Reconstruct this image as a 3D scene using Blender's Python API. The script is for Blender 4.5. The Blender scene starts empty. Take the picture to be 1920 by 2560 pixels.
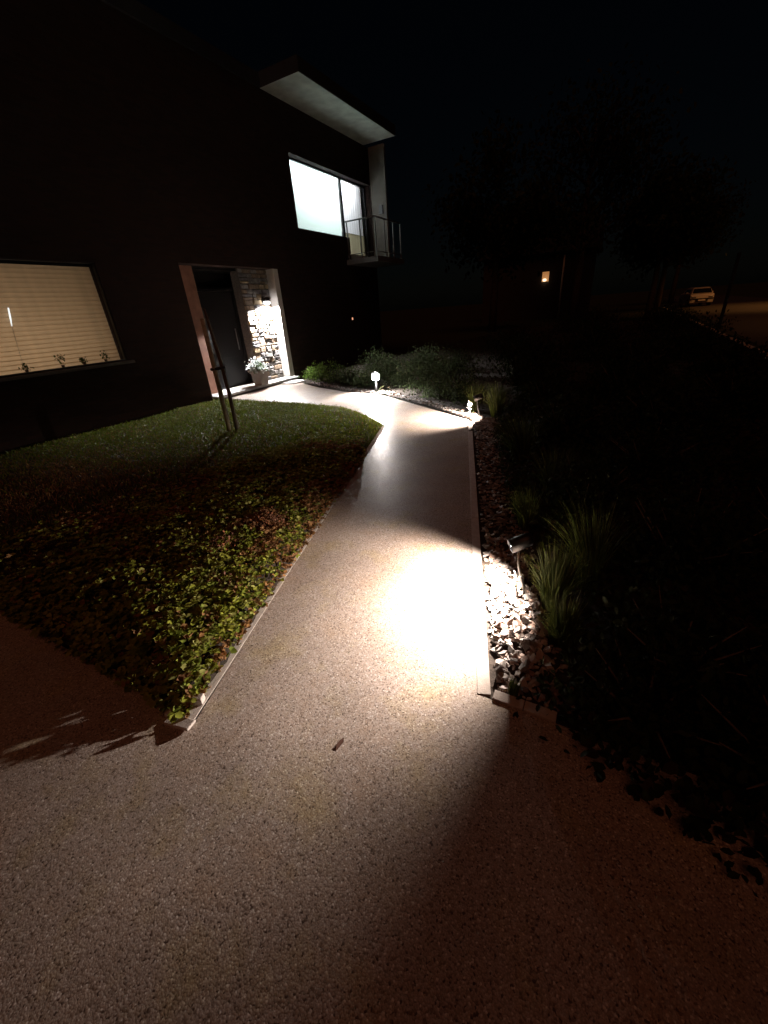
import bpy, math, random
import numpy as np
from mathutils import Vector, Matrix
random.seed(7); rng = np.random.default_rng(7)
PI = math.pi
SC = bpy.context.scene
COL = SC.collection

# ------------------------------------------------------------------ camera
CAM_H = 1.6
F_ = np.array([610, -552, 1000.]); P_ = np.array([201, -520, 1000.])
dn = np.cross(P_, F_); dn /= np.linalg.norm(dn)
Yn = F_ / np.linalg.norm(F_)
Xn = np.cross(Yn, -dn); Xn /= np.linalg.norm(Xn)
A = np.stack([Xn, Yn, -dn])
cam_d = bpy.data.cameras.new('camera'); cam = bpy.data.objects.new('camera', cam_d); COL.objects.link(cam)
cam_d.sensor_fit = 'HORIZONTAL'; cam_d.sensor_width = 36; cam_d.lens = 1000 / 1920 * 36
cam_d.clip_start = 0.05; cam_d.clip_end = 900
R3 = Matrix(((A[0, 0], -A[0, 1], -A[0, 2]), (A[1, 0], -A[1, 1], -A[1, 2]), (A[2, 0], -A[2, 1], -A[2, 2])))
cam.matrix_world = Matrix.Translation((0, 0, CAM_H)) @ R3.to_4x4()
SC.camera = cam

# ------------------------------------------------------------------ sky, faint glow, exposure
SUN_EL, SUN_AZ = math.radians(52), math.radians(165)
world = bpy.data.worlds.new('World'); SC.world = world; world.use_nodes = True
nt = world.node_tree; nt.nodes.clear()
sky = nt.nodes.new('ShaderNodeTexSky'); sky.sky_type = 'NISHITA'; sky.sun_disc = False
sky.ozone_density = 6; sky.air_density = 1.4; sky.sun_elevation = SUN_EL; sky.sun_rotation = SUN_AZ
bgn = nt.nodes.new('ShaderNodeBackground'); bgn.inputs['Strength'].default_value = 0.00030
won = nt.nodes.new('ShaderNodeOutputWorld')
nt.links.new(sky.outputs[0], bgn.inputs['Color']); nt.links.new(bgn.outputs[0], won.inputs['Surface'])
sd = bpy.data.lights.new('night_glow', 'SUN'); sd.energy = 0.19; sd.angle = math.radians(40); sd.color = (1.0, 0.31, 0.14)
so = bpy.data.objects.new('night_glow', sd); COL.objects.link(so)
_dir = Vector((math.sin(SUN_AZ) * math.cos(SUN_EL), math.cos(SUN_AZ) * math.cos(SUN_EL), math.sin(SUN_EL)))
so.rotation_euler = _dir.to_track_quat('Z', 'Y').to_euler(); so.location = (0, 0, 30)
vs = SC.view_settings; vs.view_transform = 'Standard'; vs.look = 'None'; vs.exposure = 0; vs.gamma = 1; vs.use_curve_mapping = False
SC.cycles.max_bounces = 8; SC.cycles.transparent_max_bounces = 12
SC.cycles.sample_clamp_indirect = 4

# ------------------------------------------------------------------ materials
MATS = {}
def mat(name, col, rough=0.8, emis=None, estr=0, metal=0, var=0.0, scale=8, bump=0.0, bscale=60, spec=0.5):
    m = bpy.data.materials.new(name); m.use_nodes = True; t = m.node_tree; b = t.nodes['Principled BSDF']
    b.inputs['Roughness'].default_value = rough; b.inputs['Metallic'].default_value = metal
    b.inputs['Specular IOR Level'].default_value = spec
    tc = t.nodes.new('ShaderNodeTexCoord')
    if var > 0:
        n = t.nodes.new('ShaderNodeTexNoise'); n.inputs['Scale'].default_value = scale; n.inputs['Detail'].default_value = 6
        t.links.new(tc.outputs['Object'], n.inputs['Vector'])
        r = t.nodes.new('ShaderNodeValToRGB'); r.color_ramp.elements[0].position = .3; r.color_ramp.elements[1].position = .7
        r.color_ramp.elements[0].color = (*[c * (1 - var) for c in col], 1); r.color_ramp.elements[1].color = (*[min(1, c * (1 + var)) for c in col], 1)
        t.links.new(n.outputs['Fac'], r.inputs['Fac']); t.links.new(r.outputs['Color'], b.inputs['Base Color'])
    else:
        b.inputs['Base Color'].default_value = (*col, 1)
    if bump > 0:
        n2 = t.nodes.new('ShaderNodeTexNoise'); n2.inputs['Scale'].default_value = bscale; n2.inputs['Detail'].default_value = 5
        t.links.new(tc.outputs['Object'], n2.inputs['Vector'])
        bp = t.nodes.new('ShaderNodeBump'); bp.inputs['Strength'].default_value = bump; bp.inputs['Distance'].default_value = .01
        t.links.new(n2.outputs['Fac'], bp.inputs['Height']); t.links.new(bp.outputs['Normal'], b.inputs['Normal'])
    if emis:
        b.inputs['Emission Color'].default_value = (*emis, 1); b.inputs['Emission Strength'].default_value = estr
    MATS[name] = m
    return m

def mat_aggregate():
    m = bpy.data.materials.new('exposed_aggregate'); m.use_nodes = True; t = m.node_tree; b = t.nodes['Principled BSDF']; L = t.links
    tc = t.nodes.new('ShaderNodeTexCoord')
    def vor(s):
        v = t.nodes.new('ShaderNodeTexVoronoi'); v.inputs['Scale'].default_value = s; L.new(tc.outputs['Object'], v.inputs['Vector']); return v
    v1 = vor(190); v2 = vor(360)
    sep = t.nodes.new('ShaderNodeSeparateColor'); L.new(v1.outputs['Color'], sep.inputs['Color'])
    r = t.nodes.new('ShaderNodeValToRGB'); r.color_ramp.interpolation = 'CONSTANT'
    stops = [(0, (.11, .08, .065)), (.035, (.23, .18, .145)), (.15, (.36, .305, .26)), (.40, (.43, .37, .325)), (.62, (.40, .325, .27)), (.78, (.48, .425, .38)), (.95, (.68, .64, .60))]
    e = r.color_ramp.elements; e[0].position = 0; e[0].color = (*stops[0][1], 1); e[1].position = stops[1][0]; e[1].color = (*stops[1][1], 1)
    for p, c in stops[2:]:
        x = e.new(p); x.color = (*c, 1)
    L.new(sep.outputs[0], r.inputs['Fac'])
    sep2 = t.nodes.new('ShaderNodeSeparateColor'); L.new(v2.outputs['Color'], sep2.inputs['Color'])
    mr = t.nodes.new('ShaderNodeMapRange'); mr.inputs['To Min'].default_value = .78; mr.inputs['To Max'].default_value = 1.12
    L.new(sep2.outputs[1], mr.inputs['Value'])
    # broad weathering patches
    n = t.nodes.new('ShaderNodeTexNoise'); n.inputs['Scale'].default_value = 2.2; n.inputs['Detail'].default_value = 5; L.new(tc.outputs['Object'], n.inputs['Vector'])
    mr2 = t.nodes.new('ShaderNodeMapRange'); mr2.inputs['From Min'].default_value = .3; mr2.inputs['From Max'].default_value = .7
    mr2.inputs['To Min'].default_value = .80; mr2.inputs['To Max'].default_value = 1.1; L.new(n.outputs['Fac'], mr2.inputs['Value'])
    mu = t.nodes.new('ShaderNodeMath'); mu.operation = 'MULTIPLY'; L.new(mr.outputs[0], mu.inputs[0]); L.new(mr2.outputs[0], mu.inputs[1])
    # dark grout around the pebbles
    mr3 = t.nodes.new('ShaderNodeMapRange'); mr3.inputs['From Min'].default_value = .45; mr3.inputs['From Max'].default_value = .75
    mr3.inputs['To Min'].default_value = 1.0; mr3.inputs['To Max'].default_value = .8; L.new(v1.outputs['Distance'], mr3.inputs['Value'])
    mu2 = t.nodes.new('ShaderNodeMath'); mu2.operation = 'MULTIPLY'; L.new(mu.outputs[0], mu2.inputs[0]); L.new(mr3.outputs[0], mu2.inputs[1])
    vm = t.nodes.new('ShaderNodeVectorMath'); vm.operation = 'SCALE'; L.new(r.outputs['Color'], vm.inputs[0]); L.new(mu2.outputs[0], vm.inputs['Scale'])
    n5 = t.nodes.new('ShaderNodeTexNoise'); n5.inputs['Scale'].default_value = 3.1; n5.inputs['Detail'].default_value = 7; n5.inputs['Roughness'].default_value = .65; L.new(tc.outputs['Object'], n5.inputs['Vector'])
    r5 = t.nodes.new('ShaderNodeValToRGB'); e5 = r5.color_ramp.elements; e5[0].position = .32; e5[0].color = (1, .90, .80, 1); e5[1].position = .68; e5[1].color = (1.0, .95, .66, 1); x5 = e5.new(.5); x5.color = (.98, .97, 1, 1)
    L.new(n5.outputs['Fac'], r5.inputs['Fac']); mm = t.nodes.new('ShaderNodeMix'); mm.data_type = 'RGBA'; mm.blend_type = 'MULTIPLY'; mm.inputs['Factor'].default_value = .8
    L.new(vm.outputs[0], mm.inputs['A']); L.new(r5.outputs[0], mm.inputs['B']); L.new(mm.outputs['Result'], b.inputs['Base Color'])
    b.inputs['Roughness'].default_value = .5
    mr4 = t.nodes.new('ShaderNodeMapRange'); mr4.inputs['To Min'].default_value = .25; mr4.inputs['To Max'].default_value = .8; L.new(sep.outputs[2], mr4.inputs['Value']); L.new(mr4.outputs[0], b.inputs['Roughness'])
    bp = t.nodes.new('ShaderNodeBump'); bp.invert = True; bp.inputs['Strength'].default_value = .16; bp.inputs['Distance'].default_value = .003
    L.new(v1.outputs['Distance'], bp.inputs['Height']); L.new(bp.outputs['Normal'], b.inputs['Normal'])
    return m

def mat_leaf(name, rough=.8, trans=.25):
    """leaf colour comes from the per-leaf attribute 'tint'"""
    m = bpy.data.materials.new(name); m.use_nodes = True; t = m.node_tree; b = t.nodes['Principled BSDF']; L = t.links
    at = t.nodes.new('ShaderNodeAttribute'); at.attribute_name = 'tint'
    L.new(at.outputs['Color'], b.inputs['Base Color']); b.inputs['Roughness'].default_value = rough
    b.inputs['Specular IOR Level'].default_value = .12
    tr = t.nodes.new('ShaderNodeBsdfTranslucent'); L.new(at.outputs['Color'], tr.inputs['Color'])
    mx = t.nodes.new('ShaderNodeMixShader'); mx.inputs['Fac'].default_value = trans
    L.new(b.outputs[0], mx.inputs[1]); L.new(tr.outputs[0], mx.inputs[2]); L.new(mx.outputs[0], t.nodes['Material Output'].inputs['Surface'])
    return m

def mat_translucent(name, col, frac=.6, var=0.0):
    m = bpy.data.materials.new(name); m.use_nodes = True; t = m.node_tree; L = t.links; t.nodes.clear()
    o = t.nodes.new('ShaderNodeOutputMaterial'); d = t.nodes.new('ShaderNodeBsdfDiffuse'); tr = t.nodes.new('ShaderNodeBsdfTranslucent')
    d.inputs['Color'].default_value = (*col, 1); tr.inputs['Color'].default_value = (*col, 1)
    if var > 0:
        tc = t.nodes.new('ShaderNodeTexCoord'); n = t.nodes.new('ShaderNodeTexNoise'); n.inputs['Scale'].default_value = 1.6; n.inputs['Detail'].default_value = 4
        mp = t.nodes.new('ShaderNodeMapping'); mp.inputs['Scale'].default_value = (1, 3.5, .25)
        L.new(tc.outputs['Object'], mp.inputs[0]); L.new(mp.outputs[0], n.inputs['Vector'])
        r = t.nodes.new('ShaderNodeValToRGB'); r.color_ramp.elements[0].position = .3; r.color_ramp.elements[1].position = .7
        r.color_ramp.elements[0].color = (*[c * (1 - var) for c in col], 1); r.color_ramp.elements[1].color = (*[min(1, c * (1 + var)) for c in col], 1)
        L.new(n.outputs['Fac'], r.inputs['Fac']); L.new(r.outputs[0], d.inputs[0]); L.new(r.outputs[0], tr.inputs[0])
    mx = t.nodes.new('ShaderNodeMixShader'); mx.inputs[0].default_value = frac
    L.new(d.outputs[0], mx.inputs[1]); L.new(tr.outputs[0], mx.inputs[2]); L.new(mx.outputs[0], o.inputs['Surface'])
    return m

def mat_glass(name):
    m = bpy.data.materials.new(name); m.use_nodes = True; t = m.node_tree; L = t.links; t.nodes.clear()
    o = t.nodes.new('ShaderNodeOutputMaterial'); tr = t.nodes.new('ShaderNodeBsdfTransparent'); gl = t.nodes.new('ShaderNodeBsdfGlossy')
    gl.inputs['Roughness'].default_value = .02; tr.inputs['Color'].default_value = (.95, .97, .96, 1)
    lw = t.nodes.new('ShaderNodeLayerWeight'); lw.inputs['Blend'].default_value = .5
    pw = t.nodes.new('ShaderNodeMath'); pw.operation = 'POWER'; pw.inputs[1].default_value = 4.5; L.new(lw.outputs['Facing'], pw.inputs[0])
    ma = t.nodes.new('ShaderNodeMath'); ma.operation = 'MULTIPLY_ADD'; ma.inputs[1].default_value = .8; ma.inputs[2].default_value = .03; L.new(pw.outputs[0], ma.inputs[0])
    mx = t.nodes.new('ShaderNodeMixShader'); L.new(ma.outputs[0], mx.inputs[0]); L.new(tr.outputs[0], mx.inputs[1]); L.new(gl.outputs[0], mx.inputs[2])
    L.new(mx.outputs[0], o.inputs['Surface'])
    return m

def mat_brick():
    m = bpy.data.materials.new('dark_brickwork'); m.use_nodes = True; t = m.node_tree; b = t.nodes['Principled BSDF']; L = t.links
    tc = t.nodes.new('ShaderNodeTexCoord'); sx = t.nodes.new('ShaderNodeSeparateXYZ'); cx = t.nodes.new('ShaderNodeCombineXYZ')
    L.new(tc.outputs['Object'], sx.inputs[0])
    ad = t.nodes.new('ShaderNodeMath'); ad.operation = 'ADD'; L.new(sx.outputs[0], ad.inputs[0]); L.new(sx.outputs[1], ad.inputs[1])
    L.new(ad.outputs[0], cx.inputs[0]); L.new(sx.outputs[2], cx.inputs[1])
    br = t.nodes.new('ShaderNodeTexBrick'); br.inputs['Scale'].default_value = 1; br.inputs['Brick Width'].default_value = .22; br.inputs['Row Height'].default_value = .065
    br.inputs['Mortar Size'].default_value = .006; br.inputs['Color1'].default_value = (.032, .017, .013, 1); br.inputs['Color2'].default_value = (.022, .013, .011, 1); br.inputs['Mortar'].default_value = (.024, .019, .016, 1)
    L.new(cx.outputs[0], br.inputs['Vector']); b.inputs['Specular IOR Level'].default_value = .1; L.new(br.outputs['Color'], b.inputs['Base Color']); b.inputs['Roughness'].default_value = .9
    bp = t.nodes.new('ShaderNodeBump'); bp.invert = True; bp.inputs['Strength'].default_value = .6; bp.inputs['Distance'].default_value = .006
    L.new(br.outputs['Fac'], bp.inputs['Height']); L.new(bp.outputs['Normal'], b.inputs['Normal'])
    return m

M_AGG = mat_aggregate()
M_KERB = mat('pale_concrete', (.43, .39, .36), .85, var=.14, scale=25, bump=.25, bscale=200)
M_SOIL = mat('dark_soil', (.022, .015, .010), .95, var=.45, scale=20, bump=.9, bscale=40)
M_LAWN = mat('lawn_ground', (.022, .026, .009), .95, var=.4, scale=6, bump=.8, bscale=50)
M_ASPH = mat('asphalt', (.055, .05, .047), .85, var=.25, scale=30, bump=.3, bscale=300)
M_BLACK = mat('black_metal', (.012, .012, .013), .45)
M_STEEL = mat('brushed_steel', (.45, .45, .45), .35, metal=1)
M_BRICK = mat_brick()
M_WHITE = mat('white_render', (.70, .66, .62), .8, var=.06, scale=12, bump=.1)
M_RED = mat('terracotta_panel', (.27, .12, .075), .75, var=.25, scale=5, bump=.15)
M_DOOR = mat('dark_door_paint', (.008, .006, .006), .45)
M_FRAME = mat('dark_window_frame', (.02, .02, .022), .4)
M_SOFFIT = mat('soffit_paint', (.58, .60, .52), .85, var=.22, scale=3, bump=.1)
M_ROOF = mat('roof_membrane', (.012, .012, .014), .8, var=.3)
M_ROOM = mat('room_paint', (.82, .82, .80), .9, var=.03)
M_SLAB = mat('bluestone_step', (.42, .41, .40), .75, var=.18, scale=9, bump=.3, bscale=50)
M_SILL = mat('dark_stone_sill', (.09, .085, .08), .8, var=.2)
M_WING = mat('taupe_render', (.15, .14, .115), .85, var=.15)
M_RAIL = mat('grey_rail_paint', (.13, .13, .125), .6)
M_MORTAR = mat('mortar', (.12, .10, .085), .95, var=.3, scale=30, bump=.5)
M_STONES = [mat('rubble_stone_' + n, c, .88, var=.28, scale=14, bump=.9, bscale=30) for n, c in
            (('grey', (.30, .28, .26)), ('brown', (.30, .225, .16)), ('ochre', (.38, .29, .18)), ('slate', (.20, .19, .19)))]
M_CHIPS = [mat('slate_chip_' + n, c, .6, var=.25, scale=30, bump=.4, bscale=60) for n, c in
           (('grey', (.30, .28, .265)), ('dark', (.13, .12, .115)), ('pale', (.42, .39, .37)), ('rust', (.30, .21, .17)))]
M_WOOD = mat('weathered_wood', (.36, .29, .19), .85, var=.35, scale=18, bump=.5, bscale=60)
M_BARK = mat('bark', (.10, .075, .05), .9, var=.4, scale=14, bump=.8, bscale=40)
M_TIE = mat('rubber_tie', (.015, .013, .012), .7)
M_LEAF = mat_leaf('leaf', .7, .33); M_BLADE = mat_leaf('grass_blade', .5, .3)
M_PETAL = mat_leaf('petal', .6, .35)
M_POT = mat('glazed_pot', (.19, .155, .125), .5, var=.15, scale=6)
M_POT_D = mat('brown_pot', (.12, .06, .035), .6)
M_GLASS = mat_glass('window_glass')
M_BLIND_T = mat_translucent('teal_white_blind', (.74, .86, .83), .62)
M_CURTAIN = mat_translucent('white_curtain', (.86, .84, .88), .60)
M_PANEL_T = mat_translucent('olive_screen', (.30, .26, .17), .55, var=.15)
M_SLAT = mat_translucent('beige_slat', (.80, .62, .42), .5, var=.08)
M_LED = mat('led_lens', (.9, .9, .9), .3, emis=(1, .96, .93), estr=60)
M_LEDB = mat('bollard_lens', (.9, .9, .9), .3, emis=(1, .96, .93), estr=30)
M_PAINT = mat('pale_car_paint', (.62, .57, .50), .35)
M_CARGL = mat('car_glass', (.01, .01, .012), .1)
M_TYRE = mat('tyre_rubber', (.02, .02, .02), .9)
M_REDL = mat('red_lens', (.3, .01, .01), .3)
M_FARW = mat('far_wall', (.045, .035, .03), .9, var=.15)

# ------------------------------------------------------------------ mesh helpers (all coordinates given in world space)
class MB:
    def __init__(s): s.v = []; s.f = []
    def box(s, x0, y0, z0, x1, y1, z1):
        b = len(s.v); s.v += [(x0, y0, z0), (x1, y0, z0), (x1, y1, z0), (x0, y1, z0), (x0, y0, z1), (x1, y0, z1), (x1, y1, z1), (x0, y1, z1)]
        s.f += [tuple(b + i for i in q) for q in ((0, 3, 2, 1), (4, 5, 6, 7), (0, 1, 5, 4), (1, 2, 6, 5), (2, 3, 7, 6), (3, 0, 4, 7))]; return s
    def obox(s, c, ux, uy, uz, hx, hy, hz):
        b = len(s.v); c = Vector(c); ux = Vector(ux); uy = Vector(uy); uz = Vector(uz)
        for sz in (-1, 1):
            for sx, sy in ((-1, -1), (1, -1), (1, 1), (-1, 1)):
                s.v.append(tuple(c + ux * hx * sx + uy * hy * sy + uz * hz * sz))
        s.f += [tuple(b + i for i in q) for q in ((0, 3, 2, 1), (4, 5, 6, 7), (0, 1, 5, 4), (1, 2, 6, 5), (2, 3, 7, 6), (3, 0, 4, 7))]; return s
    def tube(s, pts, rad, n=8, cap=True):
        pts = [Vector(p) for p in pts]; rad = rad if hasattr(rad, '__len__') else [rad] * len(pts); b0 = len(s.v)
        for i, p in enumerate(pts):
            d = (pts[min(i + 1, len(pts) - 1)] - pts[max(i - 1, 0)]).normalized()
            a = d.cross(Vector((0, 0, 1)) if abs(d.z) < .9 else Vector((1, 0, 0))).normalized(); c = d.cross(a)
            for k in range(n):
                t = 2 * PI * k / n; s.v.append(tuple(p + (a * math.cos(t) + c * math.sin(t)) * rad[i]))
        for i in range(len(pts) - 1):
            for k in range(n):
                k2 = (k + 1) % n; s.f.append((b0 + i * n + k, b0 + i * n + k2, b0 + (i + 1) * n + k2, b0 + (i + 1) * n + k))
        if cap:
            s.f.append(tuple(b0 + k for k in range(n))[::-1]); s.f.append(tuple(b0 + (len(pts) - 1) * n + k for k in range(n)))
        return s
    def lathe(s, c, prof, n=20):
        b0 = len(s.v)
        for r, z in prof:
            for k in range(n):
                t = 2 * PI * k / n; s.v.append((c[0] + r * math.cos(t), c[1] + r * math.sin(t), c[2] + z))
        for i in range(len(prof) - 1):
            for k in range(n):
                k2 = (k + 1) % n; s.f.append((b0 + i * n + k, b0 + i * n + k2, b0 + (i + 1) * n + k2, b0 + (i + 1) * n + k))
        s.f.append(tuple(b0 + k for k in range(n))[::-1]); s.f.append(tuple(b0 + (len(prof) - 1) * n + k for k in range(n))); return s
    def prism(s, poly, z0, z1):
        b = len(s.v); n = len(poly)
        s.v += [(x, y, z0) for x, y in poly] + [(x, y, z1) for x, y in poly]
        s.f += [tuple(b + i for i in range(n))[::-1], tuple(b + n + i for i in range(n))]
        s.f += [(b + i, b + (i + 1) % n, b + n + (i + 1) % n, b + n + i) for i in range(n)]; return s

def wloc(o):
    p = Vector((0, 0, 0))
    while o is not None: p += o.location; o = o.parent
    return p
def link(name, me, m, parent=None, smooth=False, loc=None):
    o = bpy.data.objects.new(name, me); COL.objects.link(o); o.parent = parent
    if m is not None and not me.materials: me.materials.append(m)
    if smooth:
        for p in me.polygons: p.use_smooth = True
    if loc is not None: o.location = Vector(loc) - (wloc(parent) if parent else Vector())
    return o
def obj(name, mb, m, parent=None, smooth=False, bevel=0, origin=None):
    """mesh object; vertices are world coordinates, stored relative to the parent (or to origin)"""
    off = wloc(parent) if parent else Vector(origin or (0, 0, 0))
    me = bpy.data.meshes.new(name); me.from_pydata([tuple(Vector(v) - off) for v in mb.v], [], mb.f); me.update()
    o = link(name, me, m, parent, smooth)
    if not parent: o.location = off
    if bevel:
        md = o.modifiers.new('bevel', 'BEVEL'); md.width = bevel; md.segments = 2; md.limit_method = 'ANGLE'
    return o
def tag(o, label=None, cat=None, group=None, kind=None):
    if label: o['label'] = label
    if cat: o['category'] = cat
    if group: o['group'] = group
    if kind: o['kind'] = kind
    return o
def thing(name, label, cat, loc, group=None):
    o = bpy.data.objects.new(name, None); COL.objects.link(o); o.location = loc; o.empty_display_size = .1
    return tag(o, label, cat, group)

def leaf_mesh(name, P, size, nrm_up=.6, tint=None, aspect=.6, parent=None, m=None, n_leaflet=1, origin=None, fold=.25):
    """many leaves at points P (N,3); each is one or three folded leaflets of two quads"""
    P = np.asarray(P, float); N = len(P); size = np.broadcast_to(np.asarray(size, float), (N,))
    if n_leaflet == 3:
        P = np.repeat(P, 3, 0); size = np.repeat(size, 3) * .6
        yaw0 = np.repeat(rng.uniform(0, 2 * PI, N), 3); yaw = yaw0 + np.tile([-1.5, 0, 1.5], N) + rng.normal(0, .15, 3 * N)
        pitch = np.repeat(rng.normal(.15, .35, N), 3)
        if tint is not None: tint = np.repeat(tint, 3, 0)
        M = 3 * N
    else:
        M = N; yaw = rng.uniform(0, 2 * PI, M); pitch = rng.normal(0, 1 - nrm_up, M) * 1.5
    roll = rng.normal(0, 1 - nrm_up, M)
    d = np.stack([np.cos(yaw) * np.cos(pitch), np.sin(yaw) * np.cos(pitch), np.sin(pitch)], 1)
    side = np.stack([-np.sin(yaw), np.cos(yaw), np.zeros(M)], 1); up = np.cross(d, side)
    side = side * np.cos(roll)[:, None] + up * np.sin(roll)[:, None]; up = np.cross(d, side)
    w = size * aspect * .5
    def pt(a, b, c): return P + d * (size * a)[:, None] + side * (w * b)[:, None] + up * (w * c)[:, None]
    V = np.stack([pt(0, 0, 0), pt(.35, 1, fold * 1.5), pt(.75, .8, fold), pt(1, 0, -.1), pt(.75, -.8, fold), pt(.35, -1, fold * 1.5)], 1).reshape(-1, 3)
    off = np.array(wloc(parent)) if parent else np.array(origin or (0, 0, 0), float)
    V -= off
    me = bpy.data.meshes.new(name); me.vertices.add(len(V)); me.vertices.foreach_set('co', V.astype(np.float32).ravel())
    base = np.arange(M)[:, None] * 6; quads = np.concatenate([base + [0, 1, 2, 3], base + [0, 3, 4, 5]], 1).reshape(-1)
    me.loops.add(len(quads)); me.loops.foreach_set('vertex_index', quads.astype(np.int32))
    me.polygons.add(2 * M); me.polygons.foreach_set('loop_start', np.arange(0, 8 * M, 4, dtype=np.int32)); me.polygons.foreach_set('loop_total', np.full(2 * M, 4, np.int32))
    me.update(calc_edges=True)
    if tint is not None:
        ca = me.color_attributes.new('tint', 'FLOAT_COLOR', 'POINT')
        c = np.concatenate([np.repeat(tint, 6, 0), np.ones((6 * M, 1))], 1); ca.data.foreach_set('color', c.astype(np.float32).ravel())
    o = link(name, me, m or M_LEAF, parent)
    if not parent: o.location = off
    return o
def blade_mesh(name, B, h, lean, wid, tint, parent=None, origin=None):
    """grass blades: curved tapering strips of two quads and a tip"""
    B = np.asarray(B, float); N = len(B); yaw = rng.uniform(0, 2 * PI, N) if lean.ndim == 1 else np.arctan2(lean[:, 1], lean[:, 0])
    L = lean if lean.ndim == 1 else np.linalg.norm(lean, axis=1)
    d = np.stack([np.cos(yaw), np.sin(yaw), np.zeros(N)], 1); a2 = rng.uniform(0, 2 * PI, N); s = np.stack([np.cos(a2), np.sin(a2), np.zeros(N)], 1)
    ws = np.broadcast_to(np.asarray(wid, float), (N,)); V = []
    for t, wf in ((0, 1), (.45, .9), (.8, .6), (1, 0.05)):
        c = B + d * (L * h * t ** 2)[:, None] + np.array([0, 0, 1.]) * (h * (t - .35 * L * t ** 2.2))[:, None]
        V += [c - s * (ws * wf * .5)[:, None], c + s * (ws * wf * .5)[:, None]]
    V = np.stack(V, 1).reshape(-1, 3); off = np.array(wloc(parent)) if parent else np.array(origin or (0, 0, 0), float); V -= off
    me = bpy.data.meshes.new(name); me.vertices.add(len(V)); me.vertices.foreach_set('co', V.astype(np.float32).ravel())
    base = np.arange(N)[:, None] * 8; q = np.concatenate([base + [0, 1, 3, 2], base + [2, 3, 5, 4], base + [4, 5, 7, 6]], 1).reshape(-1)
    me.loops.add(len(q)); me.loops.foreach_set('vertex_index', q.astype(np.int32)); me.polygons.add(3 * N)
    me.polygons.foreach_set('loop_start', np.arange(0, 12 * N, 4, dtype=np.int32)); me.polygons.foreach_set('loop_total', np.full(3 * N, 4, np.int32)); me.update(calc_edges=True)
    ca = me.color_attributes.new('tint', 'FLOAT_COLOR', 'POINT'); ca.data.foreach_set('color', np.concatenate([np.repeat(tint, 8, 0), np.ones((8 * N, 1))], 1).astype(np.float32).ravel())
    o = link(name, me, M_BLADE, parent)
    if not parent: o.location = off
    return o
def tints(n, cols, var=.25):
    cols = np.array(cols, float); c = cols[rng.integers(0, len(cols), n)]; return np.clip(c * rng.uniform(1 - var, 1 + var, (n, 1)), 0, 1)
def inpoly(X, Y, poly):
    r = np.zeros(len(X), bool); n = len(poly); j = n - 1
    for i in range(n):
        xi, yi = poly[i]; xj, yj = poly[j]
        c = ((yi > Y) != (yj > Y)) & (X < (xj - xi) * (Y - yi) / (yj - yi + 1e-12) + xi); r ^= c; j = i
    return r
def scatter(poly, n):
    p = np.array(poly); lo = p.min(0); hi = p.max(0); out = np.zeros((0, 2))
    while len(out) < n:
        q = rng.uniform(lo, hi, (n * 2, 2)); out = np.concatenate([out, q[inpoly(q[:, 0], q[:, 1], poly)]])
    return out[:n]
def vnoise(x, y, s, seed=0):
    """cheap smooth value noise"""
    x = x * s + seed * 17.3; y = y * s - seed * 9.1; xi = np.floor(x); yi = np.floor(y); fx = x - xi; fy = y - yi
    fx = fx * fx * (3 - 2 * fx); fy = fy * fy * (3 - 2 * fy)
    h = lambda a, b: np.modf(np.abs(np.sin(a * 127.1 + b * 311.7 + seed) * 43758.5453))[0]
    return (h(xi, yi) * (1 - fx) + h(xi + 1, yi) * fx) * (1 - fy) + (h(xi, yi + 1) * (1 - fx) + h(xi + 1, yi + 1) * fx) * fy
def spot(name, loc, aim, power, size=150, blend=.25, r=.012, color=(1, .90, .84), parent=None):
    l = bpy.data.lights.new(name, 'SPOT'); l.energy = power; l.spot_size = math.radians(size); l.spot_blend = blend; l.shadow_soft_size = r; l.color = color
    o = bpy.data.objects.new(name, l); COL.objects.link(o); o.parent = parent; o.location = Vector(loc) - (wloc(parent) if parent else Vector())
    o.rotation_euler = Vector(aim).to_track_quat('-Z', 'Y').to_euler(); return o
def point(name, loc, power, color=(1, 1, 1), r=.1, parent=None):
    l = bpy.data.lights.new(name, 'POINT'); l.energy = power; l.color = color; l.shadow_soft_size = r
    o = bpy.data.objects.new(name, l); COL.objects.link(o); o.parent = parent; o.location = Vector(loc) - (wloc(parent) if parent else Vector()); return o
def area(name, loc, aim, power, sx, sy, color=(1, 1, 1), parent=None):
    l = bpy.data.lights.new(name, 'AREA'); l.energy = power; l.color = color; l.shape = 'RECTANGLE'; l.size = sx; l.size_y = sy
    o = bpy.data.objects.new(name, l); COL.objects.link(o); o.parent = parent; o.location = Vector(loc) - (wloc(parent) if parent else Vector())
    o.rotation_euler = Vector(aim).to_track_quat('-Z', 'Y').to_euler(); return o

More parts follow.
